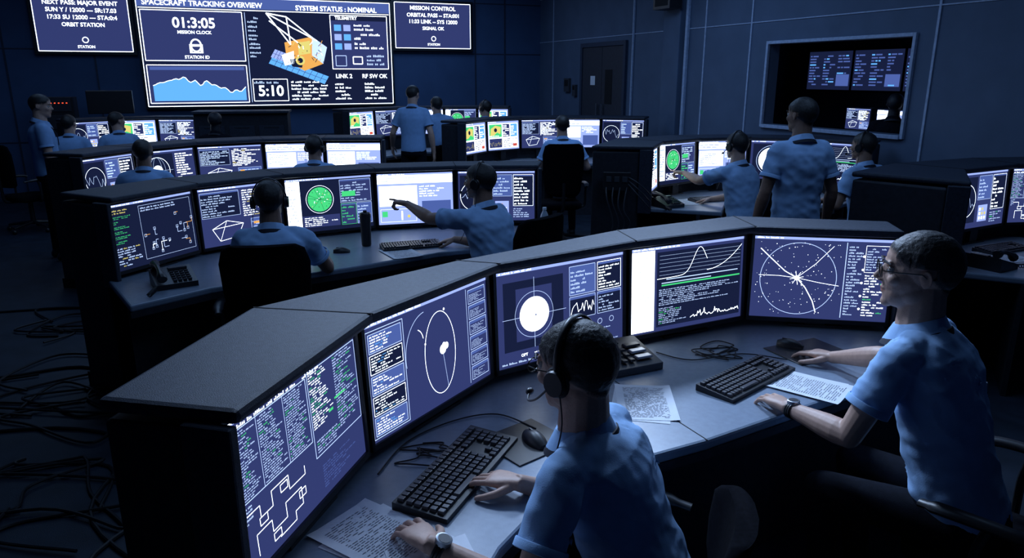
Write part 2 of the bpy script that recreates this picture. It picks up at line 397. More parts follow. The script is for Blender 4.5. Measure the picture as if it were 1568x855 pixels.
def monitor(a,b,z,h,content,fine=True,desk_z=.75,w=None):
    a,b=V((a[0],a[1],0)),V((b[0],b[1],0)); d=b-a; L=d.length; w=w or L-.016
    c=(a+b)/2; X=M.Translation((c.x,c.y,z))@M.Rotation(math.atan2(d.y,d.x),4,'Z')@M.Rotation(math.radians(-3),4,'X')
    mb=MB(); mb.box((0,.022,h/2),(w,.036,h),0,X)
    mb.box((0,.05,h/2),(w*.6,.03,h*.6),0,X)
    bz=.013
    for bx in((-w/2+bz/2),(w/2-bz/2)): mb.box((bx,.001,h/2),(bz,.012,h),0,X)
    for bzz,hh in((h-bz/2,bz),(bz*.75,bz*1.5)): mb.box((0,.001,bzz),(w,.012,hh),0,X)
    if z-desk_z>.012:
        X2=M.Translation((c.x,c.y,desk_z))@M.Rotation(math.atan2(d.y,d.x),4,'Z')
        mb.box((0,.045,.006),(w*.38,.08,.012),0,X2); mb.box((0,.03,(z-desk_z)/2+.02),(.09,.03,z-desk_z+.04),0,X2)
    X3=X@M.Translation((0,0,bz*1.5))
    s=Scr(mb,X3,w-2*bz,h-2.5*bz,.0035,fine); content(s)
    return mb.obj('computer_monitor',SM,smooth=False)
# ---------------------------------------------------------------- consoles
def offs(P,d):
    out=[];n=len(P)
    for i in range(n):
        ns=[]
        if i>0: t=(V(P[i])-V(P[i-1])).normalized(); ns.append(V((-t.y,t.x)))
        if i<n-1: t=(V(P[i+1])-V(P[i])).normalized(); ns.append(V((-t.y,t.x)))
        m=sum(ns,V((0,0)))/len(ns); m=m/max(m.length_squared,.3)
        out.append(tuple(V(P[i])+m*d))
    return out
def console(P,mons,hd=.3,dd=.75,top=1.245,B=None,D=None,mz=.775,mh=.42,fine=False):
    root=empty('control_console')
    B=B or offs(P,hd); D=D or offs(P,-dd)
    A=offs(P,.085)
    mb=MB(); mb.band(A,B,0,top-.05); mb.obj('body',[HOODD],False,.012,root)
    mb=MB(); mb.band(offs(P,-.035),[tuple(V(b)+(V(b)-V(a)).normalized()*.012) for a,b in zip(A,B)],top-.035,top,0,None); mb.obj('hood_top',[HOOD],False,.014,root)
    mb=MB()
    for i,j in((0,1),(-1,-2)):
        t=(V(P[i])-V(P[j])).normalized(); n=V(offs(P,-.035)[i])
        a=n;b=V(A[i]);o=t*.03
        mb.band([tuple(a),tuple(a+o)],[tuple(b),tuple(b+o)],.70,top-.03)
    mb.obj('end_cheek',[HOOD],False,.006,root)
    mb=MB()
    for k in range(1,len(P)-1):
        a=V(offs(P,-.036)[k]);b=V(B[k]); d=(b-a).normalized(); n=V((-d.y,d.x))*.0025
        mb.band([tuple(a-n),tuple(b-n)],[tuple(a+n),tuple(b+n)],top-.002,top+.0015)
        mb.band([tuple(b-n*2),tuple(b+n*2)],[tuple(b-n*2+d*.014),tuple(b+n*2+d*.014)],.05,top-.05)
    if mb.f: mb.obj('panel_seam',[SEAM],False,0,root)
    mb=MB(); mb.band(D,offs(P,.09),.712,.75,0); mb.obj('desk_top',[DESK],False,.01,root)
    mb=MB(); E=[tuple(V(d)+(V(p)-V(d))*.28) for d,p in zip(D,P)]; E2=[tuple(V(d)+(V(p)-V(d))*.33) for d,p in zip(D,P)]
    mb.band(E,E2,.0,.712); 
    mb.band(D,[tuple(V(d)+(V(p)-V(d))*.03) for d,p in zip(D,P)],.68,.712)
    mb.obj('modesty_panel',[HOODD],False,0,root)
    mb=MB(); mb.band(offs(P,.07),[tuple(V(b)+(V(b)-V(a)).normalized()*.02) for a,b in zip(A,B)],0,.09); mb.obj('plinth',[SEAM],False,0,root)
    for i,c in enumerate(mons):
        if c: monitor(P[i],P[i+1],mz,mh,c,fine)
    return root
P1r=[(-.60,1.385),(-.437,2.035),(-.068,2.635),(.502,3.025),(1.112,3.335),(1.755,3.225)]
B1=[(-.88,1.44),(-.77,2.08),(-.21,2.66),(.47,3.22),(1.09,3.56),(1.79,3.42)]
D1=[(-.20,1.10),(-.03,1.60),(.16,1.93),(.64,2.17),(1.35,2.60),(1.86,2.64)]
near_console=console(P1r,[c_table,c_orbit,c_sun,c_chart,c_stars],B=B1,D=D1,fine=True,mh=.42,top=1.235)
mb=MB()
a,b=V((.30,2.86)),V((.64,2.17)); d=(b-a).normalized(); n=V((-d.y,d.x))*.002
mb.band([tuple(a-n),tuple(b-n)],[tuple(a+n),tuple(b+n)],.748,.7508)
mb.obj('desk_joint',[SEAM],False,0,near_console)
P2r=[(-2.30,4.12),(-2.05,4.72),(-1.63,5.19),(-1.04,5.53),(-.44,5.70),(.20,5.74)]
D2=[(-1.98,3.62),(-1.70,3.96),(-.98,4.44),(-.50,4.82),(-.05,5.02),(.30,5.10)]
B2=[(-2.68,4.32),(-2.36,4.95),(-1.85,5.45),(-1.16,5.80),(-.48,5.97),(.24,6.0)]
console(P2r,[c_plot,c_lists,c_green,c_browser,c_map],B=B2,D=D2,fine=True,top=1.235)
P3r=[(-3.78,6.45),(-3.62,7.10),(-3.28,7.68),(-2.70,8.05),(-2.08,8.22),(-1.45,8.25)]
console(P3r,[c_map,c_globe,c_lists,c_browser,c_browser],hd=.38,dd=.7)
console([(-6.05,10.15),(-5.72,10.65),(-5.2,10.95),(-4.66,10.98)],[c_map,c_terrain,c_lists],hd=.28,dd=.6,top=1.33,mz=.87)
console([(-2.45,11.2),(-2.15,11.75),(-1.68,12.2),(-1.12,12.42),(-.58,12.5),(-.05,12.45)],[c_terrain,c_lists,c_browser,c_green,c_terrain],dd=.6,top=1.42,mz=.96)
console([(-.62,9.65),(-.34,10.2),(.12,10.6),(.68,10.75),(1.28,10.75),(1.88,10.55)],[c_terrain,c_terrain,c_lists,c_browser,c_map],dd=.7,top=1.34,mz=.885,hd=.35)
console([(1.22,6.55),(1.42,7.12),(1.88,7.50),(2.45,7.66),(3.02,7.50),(3.42,7.08)],[c_terrain,c_green,c_browser,c_sun2,c_chart],dd=.65,top=1.30,mz=.85,
  B=[(.72,6.62),(1.05,7.42),(1.7,7.86),(2.45,7.98),(3.1,7.82),(3.65,7.35)])
console([(2.68,4.33),(3.00,4.93),(3.58,5.25),(4.2,5.35)],[c_lists,c_map,c_table],dd=.55,top=1.30,mz=.85,fine=True,
  B=[(2.22,4.78),(2.75,5.28),(3.5,5.62),(4.15,5.72)])
# ---------------------------------------------------------------- room
C0=V((.55,15,0)); e1=V((.922,.387,0)).normalized(); e2=V((-.387,.922,0)).normalized()
XR=M(((e1.x,e2.x,0,C0.x),(e1.y,e2.y,0,C0.y),(0,0,1,0),(0,0,0,1)))
SL,TF,HC=-10.8,-16.5,3.8
def rbox(name,mats,boxes,bevel=0):
    mb=MB()
    for b in boxes:
        (x0,y0,z0),(x1,y1,z1)=b[0],b[1]
        mb.box(((x0+x1)/2,(y0+y1)/2,(z0+z1)/2),(abs(x1-x0),abs(y1-y0),abs(z1-z0)),b[2] if len(b)>2 else 0,XR)
    return mb.obj(name,mats,False,bevel)
rbox('floor',[FLOORM],[((SL,TF,-.1),(1.9,.0,0))])
rbox('ceiling',[CEIL],[((SL,TF,HC),(1.9,.2,HC+.1))])
rbox('wall_back',[WBACK],[((SL,0,0),(0.2,.15,HC))])
rbox('wall_left',[WBACK],[((SL-.15,TF,0),(SL,.15,HC))])
rbox('wall_front',[WBACK],[((SL,TF-.15,0),(1.9,TF,HC))])
wt0,wt1,wz0,wz1=-8.39,-6.44,1.34,2.26
rbox('wall_right',[WRIGHT],[((0,TF,0),(.15,wt0,HC)),((0,wt1,0),(.15,0,HC)),((0,wt0,0),(.15,wt1,wz0)),((0,wt0,wz1),(.15,wt1,HC))])
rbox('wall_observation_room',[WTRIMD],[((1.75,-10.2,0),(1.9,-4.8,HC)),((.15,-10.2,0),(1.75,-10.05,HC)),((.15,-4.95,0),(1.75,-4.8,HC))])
mbw=MB()
def rb(mb,a,b,m=0): mb.box(((a[0]+b[0])/2,(a[1]+b[1])/2,(a[2]+b[2])/2),(abs(b[0]-a[0]),abs(b[1]-a[1]),abs(b[2]-a[2])),m,XR)
for a,b in(((-.03,wt0-.035,wz0-.035),(.03,wt0,wz1+.035)),((-.03,wt1,wz0-.035),(.03,wt1+.035,wz1+.035)),((-.03,wt0,wz1),(.03,wt1,wz1+.035)),((-.04,wt0,wz0-.04),(.03,wt1,wz0))): rb(mbw,a,b)
mbw.obj('window_1',[WTRIM],False,.004)
mbd=MB()
def wall_disp(mb,t_left,t_right,z0,z1,s,content):
    w=abs(t_left-t_right); h=z1-z0
    X=XR@M.Translation((s,(t_left+t_right)/2,z0))@M.Rotation(math.radians(-90),4,'Z')
    mb.box((0,.03,h/2),(w+.03,.05,h+.03),0,X)
    content(Scr(mb,X,w,h,0,False))
def c_dim(s):
    s.rect(0,0,1,1,DARK,0)
    for k in range(3): s.words(.03+.33*k,.1,.3+.33*k,.92,11,MID,.8,alt=CYAN)
    s.rect(.68,.1,.97,.4,MID,1)
for a,b in((-5.35,-6.1),(-6.14,-6.89),(-6.93,-7.68),(-7.72,-8.5)): wall_disp(mbd,a,b,1.72,2.22,1.68,c_dim)
mbd.obj('observation_room_display',SM,False)
mbd=MB()
for k in range(3): wall_disp(mbd,-6.75-.45*k,-7.10-.45*k,1.28,1.52,1.0,(c_lists,c_browser,c_lists)[k])
rb(mbd,(.95,-8.4,.7),(1.5,-6.2,1.2)); rb(mbd,(.95,-8.4,0),(1.4,-6.2,.7))
mbd.obj('observation_desk_monitor',SM,False)
tr=MB()
for t in(-5.2,-6.1,-8.62,-11.2,-.6): rb(tr,(-.012,t-.012,0),(0,t+.012,HC))
for z in(2.52,3.3): rb(tr,(-.010,TF,z-.006),(0,0,z+.006))
tr.obj('trim_1',[WTRIM],False)
tr=MB(); rb(tr,(-.10,-4.75,0),(0,-4.35,HC)); tr.obj('pillar',[WRIGHT],False,.01)
tr=MB(); rb(tr,(-.05,-4.85,0),(0,-4.80,HC)); rb(tr,(-.035,-3.45,0),(0,-3.42,HC));tr.obj('wall_conduit',[WTRIM],False,.01)
tr=MB()
for s_ in(-10,-8.9,-7.7,-6.2,-1.35,-.75): rb(tr,(s_-.012,-.012,0),(s_+.012,0,HC))
for z in(.9,2.3,3.2): rb(tr,(SL,-.010,z-.008),(0,0,z+.008))
tr.obj('trim_2',[WTRIMD],False)
rbox('baseboard_right',[WTRIMD],[((-.015,TF,0),(0,0,.12))]); rbox('baseboard_back',[WTRIMD],[((SL,-.015,0),(0,0,.12))])
d0,d1,dz=-3.19,-1.83,2.37
mb=MB()
rb(mb,(-.045,d0-.07,0),(0,d0,dz+.07),1);rb(mb,(-.045,d1,0),(0,d1+.07,dz+.07),1);rb(mb,(-.045,d0,dz),(0,d1,dz+.07),1)
mid=(d0+d1)/2
rb(mb,(-.03,d0+.01,.01),(0,mid-.005,dz-.01),0); rb(mb,(-.03,mid+.005,.01),(0,d1-.01,dz-.01),0)
rb(mb,(-.035,mid-.35,1.45),(-.03,mid-.12,2.0),3)
for t in(mid-.09,mid+.09): rb(mb,(-.075,t-.012,.95),(-.055,t+.012,1.45),2); rb(mb,(-.06,t-.012,1.0),(-.03,t+.012,1.03),2); rb(mb,(-.06,t-.012,1.38),(-.03,t+.012,1.41),2)
rb(mb,(-.034,mid+.22,1.75),(-.031,mid+.38,1.9),4)
mb.obj('door_1',[DOORM,WTRIMD,METAL,SEAM,PAPER],False,.004)
mb=MB(); rb(mb,(-.05,-1.35,1.62),(0,-1.15,1.86)); rb(mb,(-.053,-1.32,1.72),(-.05,-1.18,1.83),1); mb.obj('door_intercom',[PLAS2,SEAM],False,.006)
mb=MB(); rb(mb,(-.05,-1.6,1.55),(0,-1.48,1.75)); rb(mb,(-.053,-1.58,1.66),(-.05,-1.50,1.73),1); mb.obj('card_reader',[PLAS2,SEAM],False,.006)
mb=MB(); rb(mb,(-.32,-4.8,2.78),(-.12,-4.4,3.07)); rb(mb,(-.12,-4.65,2.85),(0,-4.55,2.95),1); rb(mb,(-.325,-4.75,2.82),(-.32,-4.45,3.03),1)
mb.obj('wall_speaker',[PLAS,SEAM],False,.015)
# ---------------------------------------------------------------- wall screens
def back_screen(name,x0,x1,z0,z1,content,th=.10):
    w=x1-x0;h=z1-z0; X=XR@M.Translation(((x0+x1)/2,-th,z0)); mb=MB()
    mb.box((0,th/2,h/2),(w+.08,th,h+.08),0,X)
    content(Scr(mb,X,w,h,-.002,True)); return mb.obj(name,SM,False)
def wc_big(s):
    s.rect(0,0,1,1,DARK,0); s.box(.0,.0,1,1,WHITE,.007)
    s.rect(.0,.90,1,1,MID,1); s.text('SPACECRAFT TRACKING OVERVIEW',.02,.915,.045,WHITE); s.text('SYSTEM STATUS : NOMINAL',.60,.905,.045,WHITE)
    s.rect(.005,.885,.995,.892,WHITE,2)
    s.rect(.01,.42,.385,.87,NAVY,1); s.box(.01,.42,.385,.87,WHITE,.007)
    s.text('01:3:05',.2,.72,.09,WHITE,center=True); s.text('MISSION CLOCK',.2,.665,.028,WHITE,center=True)
    s.circ(.2,.56,.045,.055,.014,WHITE,n=20); s.rect(.175,.49,.225,.57,WHITE,2); s.rect(.185,.50,.215,.55,NAVY,3); s.text('STATION ID',.2,.44,.028,WHITE,center=True)
    s.rect(.01,.03,.385,.38,NAVY,1); s.box(.01,.03,.385,.38,WHITE,.007); s.rect(.02,.335,.375,.365,MID,2)
    P=[(.025,.05)]
    for k in range(41):
        u=k/40; P.append((.025+.35*u,.12+.13*abs(math.sin(u*3+.6))+.09*noise.noise(V((u*11,2,1)))+.03*noise.noise(V((u*40,5,1)))))
    P.append((.375,.05))
    for k in range(1,41):
        a=P[k];b=P[k+1]; s.poly([(a[0],.05),(b[0],.05),b,a],CYAN,3)
    s.pline(P[1:-1],.006,WHITE,4)
    s.rect(.395,.03,.397,.87,TXT,2)
    for k in range(5): s.words(.405,.45+.08*k,.46,.52+.08*k,2,TXT)
    s.rect(.47,.25,.725,.88,DARK,1)
    for k,(a,b) in enumerate((((.475,.40),(.70,.20)),((.485,.46),(.60,.36)))):
        d=.075
        s.poly([a,b,(b[0]+.02,b[1]+d),(a[0]+.02,a[1]+d)],CYAN if k==0 else PALE,2+k)
        for q in range(1,10):
            t=q/10; x=a[0]+(b[0]-a[0])*t; y=a[1]+(b[1]-a[1])*t; s.line((x,y),(x+.02,y+d),.004,NAVY,4)
        s.line((a[0]+.01,a[1]+d/2),(b[0]+.01,b[1]+d/2),.004,NAVY,4)
    s.poly([(.545,.60),(.66,.66),(.72,.56),(.70,.40),(.62,.33),(.55,.42)],ORNG,5)
    s.poly([(.66,.66),(.72,.56),(.70,.40),(.655,.48)],TXT,6); s.poly([(.60,.60),(.65,.62),(.65,.50),(.60,.48)],YEL,6)
    s.poly([(.53,.48),(.58,.52),(.58,.40),(.54,.38)],WHITE,6); s.poly([(.56,.44),(.62,.46),(.61,.36),(.57,.37)],DARK,6); s.disc(.605,.43,.045,YEL,7); s.disc(.605,.43,.025,DARK,8)
    for a,b in(((.48,.87),(.57,.58)),((.48,.87),(.68,.62)),((.56,.84),(.57,.58)),((.48,.87),(.56,.84)),((.56,.84),(.66,.65)),((.49,.80),(.60,.60))): s.line(a,b,.011,WHITE,9)
    random.seed(31)
    for k in range(40): 
        x=random.uniform(.555,.70);y=random.uniform(.38,.62); s.line((x,y),(x+random.uniform(-.015,.015),y+random.uniform(-.04,.04)),.006,random.choice((WHITE,DARK,YEL,ORNG,DARK)),9)
    s.text('5:10',.475,.09,.10,WHITE,center=True); s.box(.405,.04,.545,.25,WHITE,.006)
    s.words(.41,.20,.53,.24,1,TXT); s.words(.56,.04,.72,.24,6,WHITE)
    s.rect(.74,.35,.985,.82,NAVY,1); s.box(.74,.35,.985,.87,WHITE,.007)
    s.text('TELEMETRY',.76,.83,.03,WHITE)
    for r in range(3):
        for k in range(2): s.rect(.755+.04*k,.54+.09*r,.785+.04*k,.60+.09*r,PALE if (r+k)%2 else CYAN,2)
        s.words(.84,.54+.09*r,.97,.62+.09*r,2,WHITE)
    s.box(.755,.38,.80,.48,TXT); s.box(.83,.40,.87,.47,WHITE,.01); s.words(.89,.38,.97,.5,3,TXT)
    s.text('LINK 2',.75,.26,.04,WHITE); s.text('RF SW OK',.865,.26,.04,WHITE); s.words(.745,.04,.86,.22,5,WHITE);s.words(.875,.04,.985,.22,5,WHITE)
def wc_txt(lines,circ,y0=.86):
    def f(s):
        s.rect(0,0,1,1,DARK,0); s.rect(.01,.01,.99,.99,NAVY,1); s.box(.01,.01,.99,.99,WHITE,.014)
        y=y0
        for t,hg in lines:
            s.text(t,.5,y,hg,WHITE,center=True); y-=hg*1.75
        if circ: s.circ(.5,.22,.05,.05,.016,WHITE,n=20); s.text('STATION',.5,.07,.05,WHITE,center=True)
    return f
ss=lambda x,y:(V((x,y,0))-C0).dot(e1)
b0,b1=ss(-5.92,12.28),ss(-2.21,13.84)
back_screen('video_wall_display',b0,b1,1.42,3.13,wc_big,.12)
back_screen('wall_display',ss(-7.23,11.73),ss(-6.02,12.24),2.26,3.06,wc_txt([('NEXT PASS: MAJOR EVENT',.075),('SUN Y / 12000 --- SR:17.03',.075),('17:33 SU 12000 --- STA:0:4',.075),('ORBIT STATION',.07)],True))
back_screen('wall_display',ss(-2.14,13.88),ss(-.80,14.43),2.38,3.17,wc_txt([('MISSION CONTROL',.085),('ORBITAL PASS -- STA:001',.08),('11:33 LINK -- SYS 12000',.08),('SIGNAL OK',.07)],True,.84))
# ---------------------------------------------------------------- props
def rot2(h): 
    a=math.radians(h); return V((math.cos(a),math.sin(a),0))
def keyboard(pos,h,L=.46,W=.16):
    X=frame(pos,h); mb=MB()
    mb.add([(-L/2,-W/2,0),(L/2,-W/2,0),(L/2,W/2,0),(-L/2,W/2,0),(-L/2,-W/2,.014),(L/2,-W/2,.014),(L/2,W/2,.026),(-L/2,W/2,.026)],[(3,2,1,0),(4,5,6,7),(0,1,5,4),(1,2,6,5),(2,3,7,6),(3,0,4,7)],0,X)
    px=L*.96/22
    for r in range(6):
        y=-W/2+.014+ (W-.026)*(r+.5)/6+(.004 if r==5 else 0); z=.014+.012*(y+W/2)/W+.005
        c=0
        while c<22:
            if c in(15,18) : c+=.4; continue
            wk=1
            if r==0 and 3.9<c<9.5: wk=6
            x=-L*.48+px*(c+wk/2)
            if x+px*wk/2>L*.49: break
            if not(15.3<c<18.3 and r in(2,3)) and not(r==1 and 15.3<c<18.3 and abs(c-16.4)>.2):
                mb.box((x,y,z),(px*wk-.003,(W-.026)/6-.003,.010),1,X,.86)
            c+=wk
    return mb.obj('keyboard',[PLAS,KEY],False,.0012)
def mouse(pos,h):
    X=frame(pos,h); mb=MB(); R=[]
    for k in range(9):
        t=k/8; y=-.055+.11*t; w=.033*math.sin(math.pi*(.12+.76*t))**.6; hh=.036*math.sin(math.pi*(.10+.72*t))**.8
        R.append([(w*math.cos(a),y,max(0,hh*math.sin(a))) for a in [math.pi*i/10 for i in range(11)]]+[(-w*.8,y,0),(w*.8,y,0)])
    mb.rings(R,0,X); mb.box((0,.025,.031),(.006,.02,.01),1,X)
    return mb.obj('computer_mouse',[PLAS,PLAS2],True)
def pad(pos,h,a=.24,b=.20):
    mb=MB(); mb.box((0,0,.0025),(a,b,.004),0,frame(pos,h)); return mb.obj('mouse_pad',[PLAS],False,.0018)
def paper(pos,h,n=1,a=.21,b=.297,seed=1):
    random.seed(seed); mb=MB()
    for k in range(n):
        X=frame((pos[0]+random.uniform(-.02,.02)*k,pos[1]+random.uniform(-.02,.02)*k,pos[2]+.0012*k+.0008),h+random.uniform(-9,9)*(k>0))
        nx,ny=6,8
        vs=[((i/nx-.5)*a,(j/ny-.5)*b,.004*max(0,abs(i/nx-.5)*2-.75)*(k==n-1)*4) for j in range(ny+1) for i in range(nx+1)]
        fs=[(j*(nx+1)+i,j*(nx+1)+i+1,(j+1)*(nx+1)+i+1,(j+1)*(nx+1)+i) for j in range(ny) for i in range(nx)]
        mb.add(vs,fs,0,X)
    for r in range(30):
        y=b/2-.03-r*.0085; x=-a*.36
        while x<a*.36:
            w=random.uniform(.006,.02)
            if random.random()<.8: mb.add([(x,y,.0009),(min(x+w,a*.37),y,.0009),(min(x+w,a*.37),y+.0022,.0009),(x,y+.0022,.0009)],[(0,1,2,3)],1,X)
            x+=w+.004
    return mb.obj('printed_paper',[PAPER,INK],False)
def phone(pos,h):
    X=frame(pos,h); mb=MB()
    def wedge(x0,x1,y0,y1,z0,z1,m=0): mb.add([(x0,y0,0),(x1,y0,0),(x1,y1,0),(x0,y1,0),(x0,y0,z0),(x1,y0,z0),(x1,y1,z1),(x0,y1,z1)],[(3,2,1,0),(4,5,6,7),(0,1,5,4),(1,2,6,5),(2,3,7,6),(3,0,4,7)],m,X)
    wedge(-.11,.11,-.10,.10,.03,.085)
    for r in range(5):
        for c in range(4): 
            y=-.075+.024*r; mb.box((-.005+.026*c,y,.032+(y+.1)*.275+.004),(.019,.015,.008),1,X)
    mb.box((.035,.068,.08),(.10,.04,.012),2,X)
    P=[(-.075,-.105+.21*k/12,.062+.045*k/12+.026*math.sin(math.pi*k/12)) for k in range(13)]
    mb.tube(P,[.026,.027,.022,.016,.014,.013,.013,.013,.014,.016,.022,.027,.026],10,0,X)
    P=[(-.11+.012*math.cos(k*.9)-.0025*k*.4,-.10-.0022*k,.02+.012*math.sin(k*.9)) for k in range(60)]
    mb.tube(P,.003,5,0,X)
    return mb.obj('desk_telephone',[PLAS,KEY,PLAS2],True,0,None,30)
def intercom(pos,h):
    X=frame(pos,h); mb=MB()
    mb.add([(-.13,-.11,0),(.13,-.11,0),(.13,.11,0),(-.13,.11,0),(-.13,-.11,.03),(.13,-.11,.03),(.13,.11,.075),(-.13,.11,.075)],[(3,2,1,0),(4,5,6,7),(0,1,5,4),(1,2,6,5),(2,3,7,6),(3,0,4,7)],1,X)
    for r in range(3):
        for c in range(4):
            y=-.07+.038*r; x=-.10+.034*c; mb.box((x,y,.036+(y+.11)*.205+.003),(.024,.026,.010),0,X,.85)
    for c in range(3): mb.box((.065,-.06+.045*c,.036+(.05+.045*c)*.205+.003),(.075,.034,.010),2 if c<2 else 0,X,.9)
    mb.box((-.045,.075,.072),(.13,.04,.008),0,X)
    return mb.obj('intercom_panel',[PLAS,PLAS2,METAL],False,.002)
def tumbler(pos):
    X=frame(pos,0); mb=MB(); prof=[(.030,0),(.034,.01),(.036,.12),(.038,.2),(.040,.205),(.040,.225),(.034,.235),(.014,.238),(.013,.25)]
    mb.rings([[(r*math.cos(2*math.pi*k/24),r*math.sin(2*math.pi*k/24),z) for k in range(24)] for r,z in prof],0,X); return mb.obj('travel_tumbler',[PLAS],True)
def bottle(pos):
    X=frame(pos,0); mb=MB(); prof=[(.028,0),(.032,.008),(.032,.05),(.029,.06),(.032,.07),(.032,.14),(.026,.165),(.013,.19),(.013,.20)]
    mb.rings([[(r*math.cos(2*math.pi*k/20),r*math.sin(2*math.pi*k/20),z) for k in range(20)] for r,z in prof],0,X)
    mb.rings([[(.015*math.cos(2*math.pi*k/16),.015*math.sin(2*math.pi*k/16),z) for k in range(16)] for z in(.198,.215)],1,X)
    mb.rings([[(.0325*math.cos(2*math.pi*k/20),.0325*math.sin(2*math.pi*k/20),z) for k in range(20)] for z in(.08,.12)],2,X)
    return mb.obj('water_bottle',[BOTTLE,PAPER,SHIRT],True)
DZ=.7505
keyboard((-.155,1.965,DZ),67.5,.50,.17)
pad((.045,2.16,DZ),40,.24,.22); mouse((.075,2.15,DZ+.004),30)
paper((-.31,1.62,DZ),60,3,seed=3); paper((-.17,1.48,DZ),20,1,seed=4)
paper((.47,2.45,DZ),-12,2,seed=5)
intercom((.45,2.82,DZ),25)
keyboard((.92,2.66,DZ),42,.46,.16)
paper((1.12,2.62,DZ),55,2,seed=8); pad((1.28,2.97,DZ),25,.30,.22); mouse((1.22,3.02,DZ+.004),60)
phone((-1.93,4.03,DZ),35); keyboard((-.70,4.98,DZ),20,.42,.15); mouse((-1.15,4.82,DZ),100); tumbler((-1.02,5.02,DZ)); 
bottle((.24,5.35,DZ))
phone((2.98,4.42,DZ),120); phone((1.42,6.62,DZ),30)
keyboard((-1.55,4.82,DZ),30,.42,.15); keyboard((1.9,6.95,DZ),20,.42,.15)
paper((-.75,4.80,DZ),30,1,seed=9); paper((1.65,6.85,DZ),10,2,seed=10); paper((3.25,4.72,DZ),20,2,seed=12)
keyboard((3.35,4.88,DZ),25,.42,.15)
def cable(name,pts,r=.004): 
    mb=MB(); mb.tube(catmull(pts,7),r,7,0); return mb.obj(name,[RUB])
random.seed(11)
def tangle(name,cx,cy,z,R,n,r,k=9):
    mb=MB()
    for i in range(n):
        a=random.uniform(0,6.28); P=[]
        ox,oy=cx+random.uniform(-.5,.5)*R,cy+random.uniform(-.5,.5)*R
        for j in range(k):
            a+=random.uniform(.3,1.5)*(1 if i%2 else -1); rr=R*random.uniform(.2,1.15)
            P.append((ox+rr*math.cos(a)+.12*R*j*random.uniform(-1,1),oy+rr*math.sin(a)*.8,z+r+random.uniform(0,r*2)))
        mb.tube(catmull(P,7),r,6,0)
    return mb.obj(name,[RUB])
tangle('desk_cable_tangle',-.27,2.06,.7505,.09,3,.0025,8)
tangle('desk_cable_tangle',.92,2.98,.7505,.10,3,.0025,8)
tangle('floor_cable_tangle',-2.75,4.1,0,.55,4,.008,8)
tangle('floor_cable_tangle',-2.2,3.0,0,.5,4,.008,8)
tangle('floor_cable_tangle',-3.3,5.3,0,.5,3,.008,8)
cable('floor_cable',[(-2.3,4.3,.01),(-2.9,4.6,.01),(-3.5,4.4,.01),(-4.4,4.9,.01),(-5.5,4.6,.01)],.01)
cable('floor_cable',[(-1.2,2.0,.01),(-1.7,2.5,.01),(-1.6,3.2,.01),(-2.4,3.7,.01),(-3.5,3.6,.01),(-4.6,4.1,.01)],.01)
cable('floor_cable',[(-1.3,2.4,.01),(-1.9,2.9,.01),(-2.0,3.7,.01),(-2.5,4.3,.01),(-2.6,5.2,.01),(-3.4,5.9,.01),(-4.6,5.7,.01)],.009)
cable('monitor_cable',[(-.40,1.95,.755),(-.34,2.15,.756),(-.20,2.30,.756),(-.05,2.35,.756),(.08,2.24,.757)],.0025)
cable('monitor_cable',[(.62,2.95,.755),(.75,2.86,.756),(.98,2.93,.756),(1.15,2.86,.757)],.0025)
mb=MB(); X=frame((.93,6.50,0),-8); mb.box((0,0,1.0),(.24,.07,.16),0,X)
for k in range(3): mb.box((-.07+.07*k,-.038,1.02),(.045,.01,.05),1,X)
for k in range(4): mb.tube(catmull([(-.09+.06*k,-.04,.95),(-.08+.05*k,-.09,.85-.03*k),(-.02+.05*k,-.05,.6),(-.1+.02*k,-.03,.35),(-.05,-.02,.05)],6),.007,6,2,X)
for k in range(3): mb.tube(catmull([(.10,-.03,1.04-.03*k),(.18,-.08,1.0-.05*k),(.26,-.05,.93-.06*k),(.30,.0,.88-.06*k)],6),.006,6,2,X)
mb.obj('cable_junction_box',[PLAS,PLAS2,PLAS2],False,.004)
